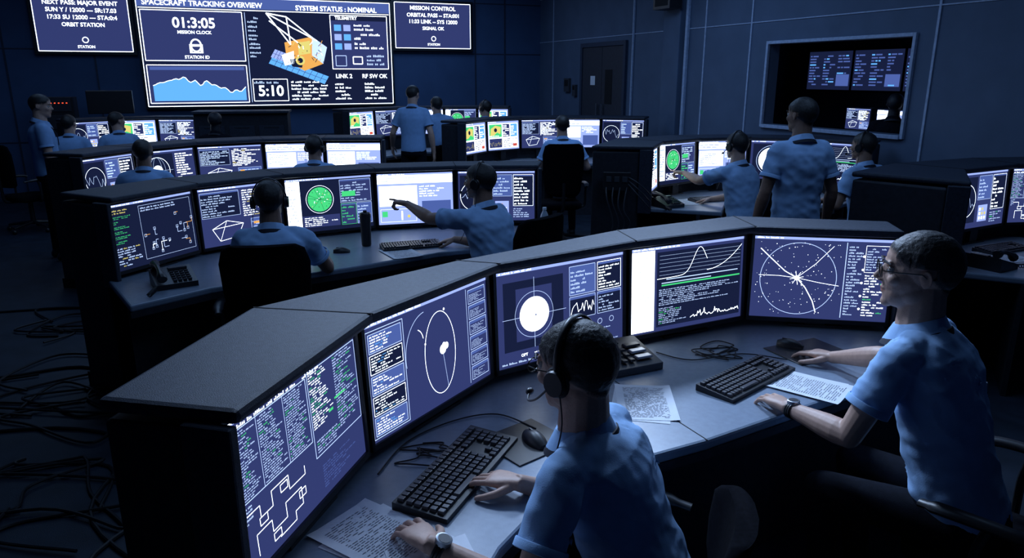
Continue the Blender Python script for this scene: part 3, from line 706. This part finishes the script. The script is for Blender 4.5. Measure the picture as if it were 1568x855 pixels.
# ---------------------------------------------------------------- chairs
def chair(pos,h,seat=.46,top=1.0,arms=True,w=.235):
    X=frame((pos[0],pos[1],0),h-90); root=empty('office_chair')
    mb=MB(); secs=[]
    for z,k in((seat-.07,.86),(seat-.05,1),(seat-.015,1.0),(seat,.93),(seat+.004,.7)): secs.append((V((0,.0,z)),V((.245*k,0,0)),V((0,.235*k,0))))
    mb.loft(secs,0,32,4,X)
    R=[]; z0=seat+.12
    zs=[(z0,w*.72),(z0+.03,w*.86),(z0+(top-z0)*.45,w*.97),(z0+(top-z0)*.78,w),(top-.025,w*.9),(top,w*.72)]
    for z,ww in zs:
        t=(z-seat)/(top-seat); yb=-.25-.06*t; r=[]
        for k in range(28):
            a=2*math.pi*k/28; ca,sa=math.cos(a),math.sin(a)
            cx=math.copysign(abs(ca)**.5,ca)*ww; r.append((cx,yb+.028*math.copysign(abs(sa)**.6,sa)+.06*(cx/w)**2,z))
        R.append(r)
    mb.rings(R,0,X); mb.obj('cushions',[FAB],True,0,root,60)
    mb=MB(); mb.tube([(0,0,.08),(0,0,seat-.06)],.028,12,0,X); mb.box((0,0,seat-.075),(.2,.22,.03),0,X)
    mb.tube(catmull([(0,-.1,seat-.07),(0,-.27,seat-.06),(0,-.30,seat+.05),(0,-.30,seat+.25)],5),.018,8,0,X)
    for k in range(5):
        a=2*math.pi*k/5; mb.tube([(0,0,.11),(.3*math.cos(a),.3*math.sin(a),.075)],[.024,.014],8,0,X)
        mb.ell((.3*math.cos(a),.3*math.sin(a),.03),(.03,.03,.03),0,X,10,8)
    if arms:
        for s in(-1,1):
            mb.tube(catmull([(s*.2,0,seat-.06),(s*.29,0,seat-.05),(s*.30,0,seat+.1),(s*.30,-.02,seat+.19)],5),.014,8,0,X)
            mb.tube(catmull([(s*.28,-.17,seat+.19),(s*.30,-.05,seat+.205),(s*.30,.08,seat+.205),(s*.275,.16,seat+.19)],5),[.018]*3+[.028]*10+[.02]*3,10,0,X,False,.6)
    mb.obj('frame',[PLAS],True,0,root)
    return root
# ---------------------------------------------------------------- people
def ik(S,W,a,b,hint):
    d=W-S; L=min(d.length,a+b-.012); dn=d.normalized(); W=S+dn*L
    x=(a*a-b*b+L*L)/(2*L); h=math.sqrt(max(0,a*a-x*x)); hp=(hint-dn*hint.dot(dn)).normalized()
    return S+dn*x+hp*h,W
def hand(mb,W,hd,up,ts,mode='flat'):
    hy=hd.normalized(); hz=(up-hy*up.dot(hy)).normalized(); hx=hy.cross(hz)
    L=lambda x,y,z: W+hx*x+hy*y+hz*z
    mb.loft([(L(0,-.012,0),hx*.026,hz*.019),(L(0,.015,0),hx*.030,hz*.018),(L(0,.05,0),hx*.040,hz*.016),(L(0,.08,0),hx*.042,hz*.0135),(L(0,.094,-.002),hx*.038,hz*.011)],0,18,2.6)
    F=[(ts*.031,.086,(.042,.025,.020),6*ts),(ts*.0105,.092,(.046,.029,.021),2*ts),(-ts*.0105,.089,(.042,.027,.020),-3*ts),(-ts*.031,.080,(.033,.020,.018),-9*ts)]
    for i,(x,y,ls,sp) in enumerate(F):
        if mode=='point': cu=(0,4,8) if i==0 else (60,140,200)
        elif mode=='relax': cu=(10+4*i,32+5*i,52+6*i)
        else: cu=(8+3*i,30+4*i,48+4*i)
        p=L(x,y,-.001); r=.0092 if i<3 else .0082
        mb.cap(L(x*.9,y-.03,0),p,r,r)
        for k,l in enumerate(ls):
            a=math.radians(cu[k]); s_=math.radians(sp)
            d=(hy*math.cos(a)*math.cos(s_)+hx*math.sin(s_)*math.cos(a)-hz*math.sin(a))
            q=p+d*l; r2=r*.92; mb.cap(p,q,r,r2,0,10); p=q; r=r2
    p=L(ts*.026,.018,-.006); r=.0135
    for l,d in((.042,(ts*.72,.66,-.22)),(.031,(ts*.45,.86,-.22)),(.025,(ts*.2,.95,-.25))):
        d=(hx*d[0]+hy*d[1]+hz*d[2]).normalized(); q=p+d*l; mb.cap(p,q,r,r*.86,0,10); p=q; r*=.86
def setmats(me,mats,fn=None):
    me.materials.clear()
    for m in mats: me.materials.append(m)
    if fn: me.polygons.foreach_set('material_index',[fn(p.center) for p in me.polygons])
def person(name,P,h,H,hh=None,pitch=0,L=None,R=None,Ld=None,Rd=None,Lm='flat',Rm='flat',sit=True,near=False,headset=False,glasses=False,hair=HAIR,skin=SKIN,shirt=SHIRT,watch=False,silh=False,hs_=1.0,far=False):
    root=empty(name); P=V(P);H=V(H); F=rot2(h); Rt=F.cross(Z); hh=h if hh is None else hh
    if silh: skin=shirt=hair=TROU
    nb=H-Z*.155*hs_-F*.03; S=nb-P; Sn=S.normalized(); D=Sn.cross(Rt).normalized(); 
    vb=.007 if near else (.016 if far else .012); va=.003 if near else (.007 if far else .006); vh=.0032 if near else (.008 if far else .006)
    mb=MB()
    prof=[(-.06,.150,.115,0),(.02,.168,.128,0),(.16,.166,.130,.004),(.35,.160,.125,.002),(.55,.172,.125,-.008),(.72,.188,.125,-.014),(.84,.186,.112,-.014),(.92,.145,.090,-.010),(.98,.095,.072,-.004),(1.03,.066,.064,0)]
    mb.loft([(P+S*f+D*o,Rt*w,D*d) for f,w,d,o in prof],0,28,2.3)
    scn=P+S*.885-D*.008
    sh={}
    for sd,t in((-1,L),(1,R)):
        s_=scn+Rt*sd*.165
        if t is not None: 
            dv=(V(t)-s_); dv.z=0
            if dv.length>.3: s_=s_+dv.normalized()*.03
        sh[sd]=s_
    for sd in(-1,1): mb.cap(scn+Z*.028,sh[sd]-Z*.005,.058,.064,0,18)
    arms={}
    for sd,t,dd,md in((-1,L,Ld,Lm),(1,R,Rd,Rm)):
        if t is None: t=P+F*.33+Rt*sd*.16+Z*.25 if sit else P+Rt*sd*.27+F*.06-Z*.06
        out=.55 if sit else .35
        E,W=ik(sh[sd],V(t),.29,.262,Rt*sd*out-Z*.9-F*.25)
        arms[sd]=(E,W,dd,md)
        u=(E-sh[sd]).normalized(); N=perp(u);B=u.cross(N)
        secs=[(sh[sd]+u*q,N*r,B*r) for q,r in((-.02,.055),(.02,.066),(.08,.066),(.14,.065),(.185,.067))]
        mb.loft(secs,0,20,2)
    me=remesh(mb,vb,4)
    sd0=H.x*7
    if not far:
        for v in me.vertices:
            q=v.co-P
            n=noise.noise(V((q.x*9+sd0,q.y*9,q.z*16)))*.55+noise.noise(V((q.x*22,q.y*22+sd0,q.z*30)))*.3
            rid=abs(noise.noise(V((q.x*7,q.y*7,q.z*13+q.x*10+sd0))))
            v.co+=v.normal*((.013*n-.011*rid))
    setmats(me,[shirt]); mkobj('shirt',me,True,0,root,180)
    mb=MB(); n=28
    def ring(c,rx,ry,tilt,z=0):
        return [c+Rt*rx*math.cos(2*math.pi*k/n)+F*ry*math.sin(2*math.pi*k/n)+Z*(z-tilt*math.sin(2*math.pi*k/n)) for k in range(n)]
    c=nb+F*.004
    mb.rings([ring(c,.100,.098,.030,-.034),ring(c,.070,.072,.026,.020),ring(c,.065,.067,.026,.021),ring(c,.066,.068,.026,-.018)],0,None,False,True)
    mb.rings([ring(c,.106,.104,.036,-.040),ring(c,.096,.095,.036,-.022),ring(c,.092,.091,.036,-.022),ring(c,.098,.096,.036,-.042)],1,None,False,True)
    for sd in(-1,1):
        mb.tube(catmull([c+F*.075+Rt*sd*.03-Z*.055,P+S*.75+D*.125+Rt*sd*.03,P+S*.55+D*.128+Rt*sd*.006],5),.004,6,1)
        u=(arms[sd][0]-sh[sd]).normalized(); N=perp(u);B=u.cross(N)
        mb.rings([[sh[sd]+u*q+(N*math.cos(2*math.pi*k/n)+B*math.sin(2*math.pi*k/n))*r for k in range(n)] for q,r in((.165,.066),(.168,.0685),(.188,.0695),(.190,.066))],0,None,False,True)
    mb.obj('collar_and_lanyard',[shirt,STRAP],True,0,root,50)
    for sd in(-1,1):
        E,W,dd,md=arms[sd]; S0=sh[sd]
        mb=MB(); fa=(W-E)
        mb.cap(S0+(E-S0)*.3,E,.049,.039,0,16)
        mb.tube([E-fa*.06,E,E+fa*.15,E+fa*.35,E+fa*.6,E+fa*.85,W,W+fa*.04],[.026,.038,.043,.041,.034,.027,.0245,.022],16)
        hd=V(dd) if dd is not None else fa.normalized()
        if dd is None and sit: hd=V((fa.x,fa.y,-.06)) if V((fa.x,fa.y)).length>.03 else F
        upv=Z if sit or md=='point' else Rt*sd
        if not sit and dd is None and md!='point': hd=V((0,0,-1))+F*.12; 
        hand(mb,W,hd,upv,-sd,md)
        me=remesh(mb,va,3); setmats(me,[skin]); mkobj('arm_and_hand_'+('left' if sd<0 else 'right'),me,True,0,root,180)
        if watch and sd<0:
            mb=MB(); c=W-fa.normalized()*.028; a=fa.normalized(); N=(Z-a*Z.dot(a)).normalized(); B=a.cross(N)
            for q in(-.008,0,.008): mb.tube([c+a*q+N*.0275*math.cos(2*math.pi*k/24)+B*.0295*math.sin(2*math.pi*k/24) for k in range(24)],.0045,6,0,None,True)
            R2=[[c+N*zz+(a*math.cos(2*math.pi*k/24)+B*math.sin(2*math.pi*k/24))*rr for k in range(24)] for zz,rr in((.022,.021),(.036,.021),(.037,.018))]
            mb.rings(R2,1); mb.rings([[c+N*zz+(a*math.cos(2*math.pi*k/24)+B*math.sin(2*math.pi*k/24))*.016 for k in range(24)] for zz in(.0372,.0378)],0)
            mb.obj('wrist_watch',[PLAS,METAL],True,0,root)
    mb=MB(); mb.loft([(P+S*f+D*o,Rt*w,D*d) for f,w,d,o in((-.14,.10,.09,0),(-.08,.158,.118,0),(0,.165,.124,0),(.06,.158,.118,0))],0,24,2.4)
    for sd in(-1,1):
        hp=P+Rt*sd*.088
        if sit:
            kn=hp+F*.40+Rt*sd*.05; kn.z=P.z-.01; an=kn-F*.06+Rt*sd*.01; an.z=.09
        else:
            kn=hp+Rt*sd*.015+F*.02*(1 if sd>0 else -1); kn.z=P.z*.53; an=kn+Rt*sd*.01-F*.02; an.z=.09
        mb.cap(hp,kn,.088,.062,0,16); mb.cap(kn,an,.060,.044,0,16)
        ft=V((an.x,an.y,0))
        mb.loft([(ft-F*.06+Z*.035,Rt*.025,Z*.03),(ft-F*.03+Z*.045,Rt*.038,Z*.045),(ft+F*.04+Z*.045,Rt*.042,Z*.045),(ft+F*.12+Z*.035,Rt*.046,Z*.033),(ft+F*.18+Z*.026,Rt*.036,Z*.024),(ft+F*.20+Z*.02,Rt*.02,Z*.014)],0,16,2.4)
    me=remesh(mb,.014,3); setmats(me,[TROU,PLAS],lambda c:1 if c.z<.085 else 0); mkobj('trousers_and_shoes',me,True,0,root,180)
    # head
    Fh=rot2(hh); pr=math.radians(pitch); Fh=(Fh*math.cos(pr)+Z*math.sin(pr)).normalized(); Rh=rot2(hh).cross(Z); Uh=Rh.cross(Fh)
    XH=M(((Rh.x,Fh.x,Uh.x,H.x),(Rh.y,Fh.y,Uh.y,H.y),(Rh.z,Fh.z,Uh.z,H.z),(0,0,0,1)))@M.Scale(hs_,4)
    mb=MB()
    mb.ell((0,-.016,.028),(.077,.096,.086)); mb.ell((0,.020,-.015),(.064,.071,.080)); mb.ell((0,.034,-.066),(.050,.050,.044))
    mb.ell((0,.067,-.094),(.021,.018,.017)); mb.ell((0,.033,.040),(.060,.052,.048))
    for s_ in(-1,1):
        mb.ell((s_*.042,.006,-.058),(.019,.036,.030)); mb.ell((s_*.040,.060,-.018),(.020,.021,.020)); mb.ell((s_*.010,.092,-.028),(.008,.010,.0065))
        Q=M.Rotation(math.radians(s_*18),3,'Z')
        mb.ell((s_*.078,-.012,-.004),(.006,.015,.026),Q=Q); mb.tube([V((s_*.083,-.012,-.003))+Q@V((0,.0135*math.cos(a),.0235*math.sin(a))) for a in [i*.5 for i in range(0,9)]],.0036,6)
    mb.cap((-.032,.079,.025),(.032,.079,.025),.0075,.0075); mb.cap((0,.083,.014),(0,.103,-.020),.007,.0105)
    mb.ell((0,.080,-.052),(.022,.0105,.0055)); mb.ell((0,.079,-.062),(.019,.010,.006))
    nl=XH.inverted()@nb
    mb.cap((0,-.026,-.045),nl,.058,.066)
    me=remesh(mb,vh,7 if near else 4)
    def hs(c):
        if c.z<-.080 or (abs(c.x)>.070 and -.034<c.y<.020 and c.z<.026): return 0
        t=.004+.66*c.y
        if c.y>.03 and abs(c.x)>.045: t-=.012
        if c.y<-.03: t=min(t,-.018+.9*(c.y+.03))
        return min(1,max(0,(c.z-t)/.030))
    hv=[hs(v.co) for v in me.vertices]; lv=[max(0,min(1,2-((v.co.x/.020)**2+((v.co.z+.057)/.0095)**2)*1.6)) if v.co.y>.06 else 0 for v in me.vertices]
    for v in me.vertices:
        k=hs(v.co)
        if k>0: v.co+=(v.co-V((0,-.015,0))).normalized()*(k*(.0095+.0025*noise.noise(v.co*22)+.0014*noise.noise(v.co*140)))
        for s_ in(-1,1):
            d=(v.co-V((s_*.031,.084,.006))).length
            v.co.y-=.009*math.exp(-(d/.014)**2)
    at=me.attributes.new('hairmask','FLOAT','POINT'); at.data.foreach_set('value',hv)
    at=me.attributes.new('lipmask','FLOAT','POINT'); at.data.foreach_set('value',lv)
    setmats(me,[get_headmat(skin,hair)]); me.transform(XH); mkobj('head_and_neck',me,True,0,root,180)
    mb=MB()
    for s_ in(-1,1):
        mb.ell((s_*.031,.071,.006),(.0125,.0125,.0115),0,XH); mb.ell((s_*.031,.080,.006),(.0055,.0042,.0055),1,XH,12,8)
        mb.tube([(s_*.014,.090,.024),(s_*.030,.092,.031),(s_*.050,.078,.026)],[.003,.004,.002],6,2,XH)
        mb.tube([(s_*.018,.080,.010),(s_*.030,.0855,.0165),(s_*.044,.078,.011)],[.002,.0035,.002],6,3,XH)
    if not silh: mb.obj('eyes_and_brows',[EYEW,EYED,hair,skin],True,0,root)
    if glasses:
        mb=MB()
        for s_ in(-1,1):
            mb.tube([(s_*(.033+.024*math.cos(a)),.100-.10*(abs(.033+.024*math.cos(a))-.02)**2*8,.004+.017*math.sin(a)) for a in[2*math.pi*k/20 for k in range(20)]],.0017,6,0,XH,True)
            mb.tube([(s_*.057,.096,.008),(s_*.074,.06,.010),(s_*.082,.0,.012),(s_*.083,-.02,-.004)],.0018,6,0,XH)
        mb.tube([(-.010,.101,.010),(0,.104,.012),(.010,.101,.010)],.0017,6,0,XH)
        mb.obj('glasses',[GLASSF],True,0,root)
    if headset:
        mb=MB(); mb.tube([(.096*math.cos(a),-.012,.0+.131*math.sin(a)) for a in[math.pi*k/24 for k in range(25)]],.009,8,0,XH,False,.45)
        for s_ in(-1,1):
            for x0,x1,r0,r1 in((.078,.092,.032,.038),(.092,.106,.036,.032)):
                mb.rings([[(s_*x,-.008+r*.9*math.cos(2*math.pi*k/20),-.008+r*1.05*math.sin(2*math.pi*k/20)) for k in range(20)] for x,r in((x0,r0*.85),((x0+x1)/2,r1),(x1,r1*.9))],0,XH)
        mb.tube(catmull([(-.095,.01,-.02),(-.092,.05,-.055),(-.07,.095,-.075),(-.035,.118,-.072)],6),.0030,6,0,XH); mb.ell((-.030,.120,-.070),(.012,.010,.009),0,XH)
        mb.tube(catmull([(-.096,-.02,-.04),(-.10,-.02,-.12),(-.11,.02,-.24),(-.09,.10,-.38)],6),.002,5,0,XH)
        mb.obj('headset',[PLAS],True,0,root)
    return root
A='seated_operator'
person(A,(.385,1.715,.53),157,(.165,1.80,1.158),hh=142,pitch=-6,L=(-.20,1.555,.795),R=(.02,1.835,.795),Ld=(-.10,.14,-.012),Rd=(-.13,.07,-.012),near=True,headset=True,glasses=True,watch=True,skin=SKIN,hs_=1.09)
chair((.31,1.74),165,.44,.80,True,.21)
person(A,(1.45,2.06,.54),135,(1.285,2.245,1.30),hh=160,pitch=1,L=(.955,2.335,.79),R=(1.305,2.80,.79),Ld=(-.05,.2,-.012),Rd=(-.12,.17,-.012),near=True,glasses=True,hair=HAIRG,watch=True,Rm='relax',hs_=1.1)
chair((1.54,2.03),135,.47,.84)
person(A,(-1.36,4.02,.53),100,(-1.40,4.20,1.205),hh=102,L=(-1.62,4.55,.80),R=(-1.22,4.60,.80),headset=True,skin=SKIN2)
chair((-1.35,4.0),100,.46,1.05)
person(A,(-.06,4.58,.54),140,(-.21,4.70,1.245),hh=158,pitch=0,L=(-.74,4.93,1.07),R=(-.40,5.00,.80),Ld=(-.85,.42,.10),Lm='point',headset=True,skin=SKIN2)
chair((-.02,4.55),140,.47,1.08)
person(A,(-3.26,6.5,.55),105,(-3.31,6.64,1.235),skin=SKIN2,shirt=SHIRT2,far=True); chair((-3.25,6.48),105,.47,1.0)
person(A,(-1.93,7.2,.55),92,(-1.95,7.34,1.215),hh=75,headset=True,shirt=SHIRT2,far=True); chair((-1.93,7.18),92,.47,1.0)
person(A,(.62,8.5,.62),95,(.58,8.66,1.345),shirt=SHIRT2,far=True); chair((.55,8.42),95,.5,1.18)
person(A,(2.02,6.22,.60),125,(1.93,6.38,1.32),hh=120,L=(1.58,6.74,1.04),R=(1.85,6.75,.80),Ld=(-.7,.7,.06),Lm='point',headset=True); chair((2.08,6.2),125,.5,1.08)
person(A,(3.05,6.18,.60),115,(2.99,6.32,1.32),hh=130,headset=True,skin=SKIN2); chair((3.10,6.12),115,.5,1.12)
T='standing_operator'
person(T,(1.93,4.93,.93),100,(1.92,4.98,1.645),hh=120,sit=False,skin=SKIN2)
person(T,(-4.85,7.70,.90),35,(-4.83,7.72,1.60),hh=15,pitch=-6,sit=False,shirt=SHIRT2,R=(-4.60,7.75,1.0),far=True)
person(T,(-1.30,9.80,.93),80,(-1.30,9.92,1.66),hh=70,pitch=-12,sit=False,shirt=SHIRT2,L=(-1.62,10.05,.98),far=True)
person(T,(-.98,10.5,.92),120,(-1.08,10.7,1.50),sit=False,shirt=SHIRT2,far=True)
person(A,(-5.10,9.65,.58),120,(-5.16,9.78,1.33),hh=60,shirt=SHIRT2,far=True); chair((-5.1,9.6),120,.5,1.0)
person(A,(-5.72,9.5,.58),100,(-5.72,9.66,1.30),hh=90,shirt=SHIRT2,far=True); chair((-5.72,9.45),100,.5,1.0)
person(A,(-.40,11.4,.66),100,(-.42,11.55,1.42),hh=150,shirt=SHIRT2,headset=True,far=True); chair((-.4,11.38),100,.55,1.0)
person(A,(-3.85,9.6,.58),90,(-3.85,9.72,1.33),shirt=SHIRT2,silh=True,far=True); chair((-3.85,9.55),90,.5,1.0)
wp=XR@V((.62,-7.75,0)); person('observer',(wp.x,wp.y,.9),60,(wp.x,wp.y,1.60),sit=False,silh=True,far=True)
chair((-6.1,9.2),60,.46,1.1)
mb=MB(); X=frame((-3.85,10.75,0),12); mb.box((0,0,.70),(1.25,.5,1.40),0,X); mb.box((0,-.02,1.41),(1.30,.58,.03),1,X)
for k in range(3): mb.box((-.4+.4*k,-.255,.95),(.34,.01,.55),1,X)
for k in range(3): mb.box((-.4+.4*k,-.262,1.2),(.2,.005,.02),0,X)
mb.obj('equipment_cabinet',[HOODD,HOOD],False,.01)
mb=MB(); X=frame((-6.05,11.35,0),22); mb.box((0,0,1.52),(.62,.08,.34),0,X); mb.box((0,0,.68),(.08,.06,1.36),0,X); mb.box((0,0,.02),(.5,.35,.04),0,X); mb.obj('display_on_stand',[PLAS],False,.01)
mb=MB(); X=frame((-6.7,11.1,0),22); mb.box((0,0,.8),(.46,.4,1.6),0,X); 
for k in range(5): mb.box((0,-.205,.5+.25*k),(.40,.01,.2),1,X)
for k in range(7): mb.box((-.15+.05*k,-.212,1.52),(.02,.004,.012),2,X)
mb.obj('equipment_rack',[PLAS,HOODD,emis('led_red',(1,.08,.03),2)],False,.006)
# ---------------------------------------------------------------- lights
def area(name,loc,size,e,col=(.33,.56,1),tgt=None,spread=None):
    l=bpy.data.lights.new(name,'AREA'); l.shape='SQUARE'; l.size=size; l.energy=e; l.color=col
    if spread: l.spread=math.radians(spread)
    o=bpy.data.objects.new(name,l); COL.objects.link(o); o.location=loc
    d=V(tgt)-V(loc) if tgt else V((0,0,-1))
    o.rotation_euler=d.to_track_quat('-Z','Y').to_euler(); return o
area('ceiling_light',(-.6,3.4,3.7),1.6,15)
area('ceiling_light',(2.0,4.4,3.7),1.6,20)
area('ceiling_light',(-2.5,6.8,3.7),2,26)
area('ceiling_light',(.8,8.2,3.7),2,46)
area('ceiling_light',(-5.0,9.0,3.7),2,18)
area('ceiling_light',(-1.5,12,3.7),2,34)
area('screen_glow_fill',(-.9,4.6,3.5),.5,20,(.5,.68,1),(.4,1.9,1.0),70)  # added fill lamp, simulates monitor glow on the left near operator
area('screen_glow_fill',(.9,5.6,3.5),.5,18,(.5,.68,1),(1.4,2.3,1.0),60)  # added fill lamp, same glow stand-in for the right near operator
w=bpy.data.worlds.new('world'); sc.world=w; w.use_nodes=True
w.node_tree.nodes['Background'].inputs[0].default_value=(.1,.2,.5,1); w.node_tree.nodes['Background'].inputs[1].default_value=.02
bpy.data.scenes.remove(WS)
# ---------------------------------------------------------------- camera
cam=bpy.data.cameras.new('camera'); cam.sensor_width=36; cam.lens=36*1286/1797; cam.clip_start=.05
co=bpy.data.objects.new('camera',cam); COL.objects.link(co); co.location=(0,0,1.9); co.rotation_euler=(math.radians(90-15.5),0,0)
sc.camera=co
